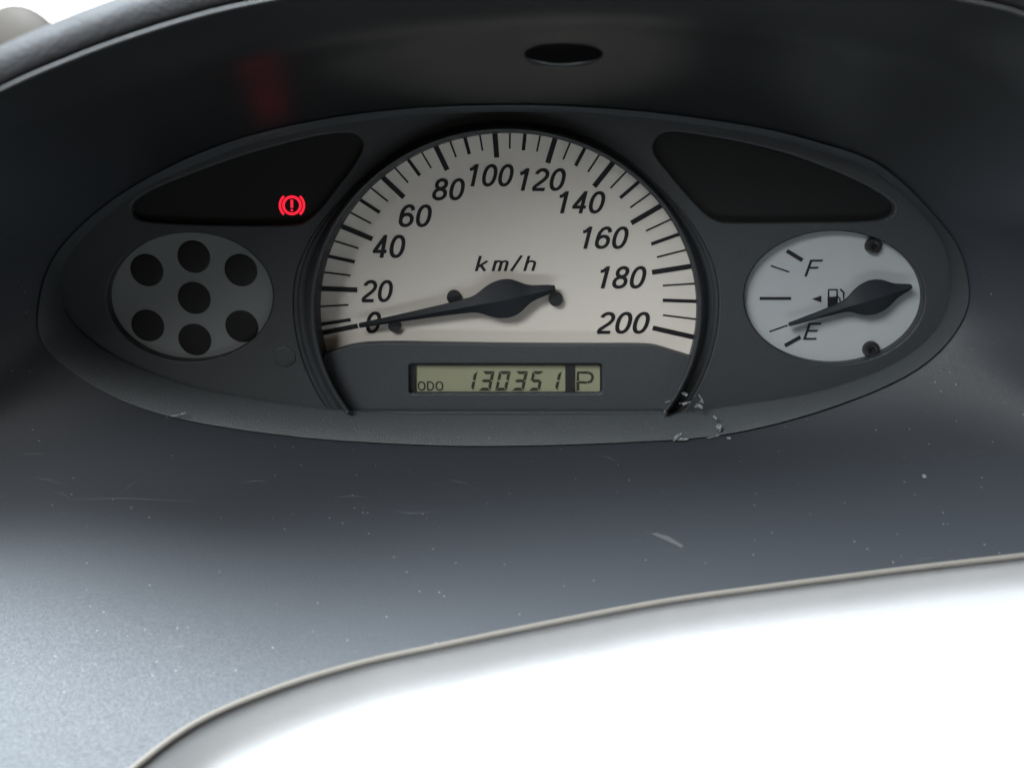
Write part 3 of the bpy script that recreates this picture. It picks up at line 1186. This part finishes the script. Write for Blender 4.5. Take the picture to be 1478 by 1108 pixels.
strip(arc(12.3, 0, 360, 48), 3.6, bv, bf, YW)
strip(arc(17.3, -49, 49), 3.2, bv, bf, YW)
strip(arc(17.3, 131, 229), 3.2, bv, bf, YW)
strip([(421.2, 288.5), (421.2, 300)], 3.6, bv, bf, YW)
strip([(421.2, 302), (421.2, 305)], 3.0, bv, bf, YW)
bk = mesh('brake_symbol', bv, bf, M['red'], wwl, smooth=False)
uv_, uf_ = [], []
strip([(406, 319.5), (412, 319.5)], 4, uv_, uf_, YW)
strip([(415, 319.5), (427, 319.5)], 4, uv_, uf_, YW)
strip([(430, 319.5), (437, 319.5)], 4, uv_, uf_, YW)
mesh('unlit_symbol', uv_, uf_, M['red_dim'], wwl, smooth=False)
bk['label'] = 'lit red brake warning symbol, exclamation mark in brackets'

# ---- fuel gauge
YF = 0.0036
collar('fuel_collar', [uv(x, y, 0) for x, y in ellipse(1204.5, 429.5, 129.9, 95.9)], 0.0005, YF + 0.001, M['ring'])
fd = top(flat('fuel_dial', [uv(x, y, YF) for x, y in ellipse(1204.5, 428, 137, 103)], YF, 0.001, M['fuel_dial'], None))
YFP = YF - 0.0002


def fx(x, y):
    return uv(1060 + x / 5.038, 320 + y / 5.038, YFP)


pxm = uv(1201, 430, YFP)[0] - uv(1200, 430, YFP)[0]
for a, b, wd in (((382, 212), (495, 281), 5.6), ((265, 320), (397, 365), 1.9), ((185, 558), (412, 558), 4.0),
                 ((255, 799), (388, 752), 1.9), ((367, 901), (481, 838), 5.6)):
    bar('tick_mark', fx(*a), fx(*b), wd * pxm, YFP, M['print'], fd)


def fb(x0, y0, x1, y1):
    return (1060 + x0 / 5.038, 320 + y0 / 5.038, 1060 + x1 / 5.038, 320 + y1 / 5.038)


text('letter', 'F', fb(520, 276, 632, 398), YFP, M['print'], fd, 0.2, 0.115)
text('letter', 'E', fb(510, 735, 622, 858), YFP, M['print'], fd, 0.2, 0.115)
flat('filler_side_arrow', [fx(565, 562), fx(632, 538), fx(632, 586)], YFP, .00015, M['print'], fd)
pv_, pf_ = [], []
K = lambda pts: [(1060 + x / 5.038, 320 + y / 5.038) for x, y in pts]
strip(K([(715, 545), (715, 645)]), 14.5, pv_, pf_, YFP)
strip(K([(685, 548), (685, 494), (747, 494), (747, 548)]), 2.4, pv_, pf_, YFP)
strip(K([(752, 546), (766, 556), (771, 600), (785, 612), (800, 602), (793, 530)]), 1.9, pv_, pf_, YFP)
strip(K([(770, 490), (797, 518), (793, 532)]), 2.6, pv_, pf_, YFP)
mesh('fuel_pump_symbol', pv_, pf_, M['print'], fd, smooth=False)
for (px, py) in ((1260.9, 354.7), (1257.5, 504.2)):
    r = uv(px + 11.8, py, YF)[0] - uv(px, py, YF)[0]
    c = uv(px, py, YF - .001)
    n = 36
    rows = [(1, 0), (1, .0012), (.93, .0018), (.62, .0021), (.40, .0019), (.34, .0008), (.12, .0008), (.08, .0013)]
    v = [(c[0] + r * q * math.cos(2 * math.pi * i / n), YF - d, c[1] + r * q * math.sin(2 * math.pi * i / n))
         for q, d in rows for i in range(n)]
    f = [(k * n + i, k * n + (i + 1) % n, (k + 1) * n + (i + 1) % n, (k + 1) * n + i)
         for k in range(len(rows) - 1) for i in range(n)] + [tuple(range((len(rows) - 1) * n, len(rows) * n))]
    sc_ = mesh('screw', v, f, M['screw'], fd)
    sharp(sc_, 40)
pointer('fuel_needle', (1142.4, 468), (1260.5, 429.5), (1313.7, 414.3),
        [(-124, 2.2), (-75, 5), (-50, 7), (-40, 8.5), (-33, 11.5), (-27, 16), (-20, 20.3), (-12, 23.6), (0, 25.5), (12, 23.6),
         (20, 20), (27, 15), (34, 10.5), (42, 7.5), (52, 4.5), (55.5, 2.6)], YF - 0.0040, 0.0019, M['needle'], 'hub')


# ---- paint chips at the lower right of the ring and on the rim
def chip(poly, y, dy=0.0):
    cx = sum(p[0] for p in poly) / len(poly)
    pts = [at_y(940 + x / 11.08, 550 + yy / 11.08, y) for x, yy in poly]
    v = pts
    o = top(mesh('paint_chip', v, [tuple(range(len(v)))], M['chip'], None, smooth=False))
    return o


chip([(485, 190), (515, 174), (560, 185), (590, 210), (575, 240), (540, 232), (505, 215)], -0.0062)
chip([(430, 352), (495, 345), (560, 330), (640, 322), (625, 342), (560, 368), (515, 385), (495, 365)], -0.006)
chip([(690, 405), (715, 365), (745, 350), (790, 375), (828, 400), (822, 445), (790, 436), (740, 418), (700, 424)], -0.006)
chip([(750, 205), (775, 225), (815, 280), (845, 345), (835, 350), (800, 295), (765, 240)], -0.006)
chip([(770, 320), (800, 308), (838, 330), (835, 352), (800, 345)], -0.006)
chip([(215, 335), (250, 315), (297, 303), (300, 322), (240, 348)], -0.006)
chip([(985, 560), (1008, 540), (1035, 565), (1050, 592), (1036, 612), (1008, 596)], -0.009)
chip([(1020, 735), (1060, 690), (1095, 675), (1130, 715), (1122, 780), (1095, 803), (1065, 765)], -0.012)
chip([(345, 945), (372, 885), (425, 840), (490, 822), (470, 862), (425, 905), (400, 935), (365, 955)], -0.0135)
chip([(400, 945), (470, 905), (540, 900), (605, 920), (560, 938), (480, 950)], -0.0135)
chip([(870, 905), (960, 885), (1030, 868), (1090, 850), (1080, 872), (1000, 892), (900, 912)], -0.0135)
chip([(-7720, 555), (-7600, 535), (-7480, 500), (-7420, 505), (-7540, 545), (-7660, 565)], -0.0135)

# ================================================================== beyond the hood
# the overexposed daylight outside: a curved backdrop ahead of the windscreen
v, f = [], []
for i in range(25):
    a = math.radians(-75 + 150 * i / 24)
    for k in range(9):
        e = math.radians(-6 + 62 * k / 8)
        v.append((3 * math.sin(a) * math.cos(e), 3 * math.cos(a) * math.cos(e), 3 * math.sin(e)))
for i in range(24):
    for k in range(8):
        f.append((i * 9 + k, i * 9 + k + 1, (i + 1) * 9 + k + 1, (i + 1) * 9 + k))
sky = mesh('sky', v, f, mat('white_daylight', (0.8, 0.8, 0.8), 1.0, 0.0, emit=(0.95, 0.98, 1.0), estr=1.6))
sky['kind'] = 'structure'

bo = at_d(30, 66, 0.55)
v, f = [], []
n, mrow = 32, 10
for k in range(mrow + 1):
    g = math.pi / 2 * k / mrow
    for i in range(n):
        t = 2 * math.pi * i / n
        v.append((bo.x + 0.027 * math.cos(g) * math.cos(t), bo.y + 0.012 * math.cos(g) * math.sin(t),
                  bo.z - 0.01 + 0.032 * math.sin(g) + 0.0))
for k in range(mrow):
    for i in range(n):
        f.append((k * n + i, k * n + (i + 1) % n, (k + 1) * n + (i + 1) % n, (k + 1) * n + i))
f.append(tuple(range(n - 1, -1, -1)))
br = mesh('rounded_object', v, f, M['brown'])
br['label'] = 'brown rounded object in the bright corner behind the dashboard pad'
br['category'] = 'object'
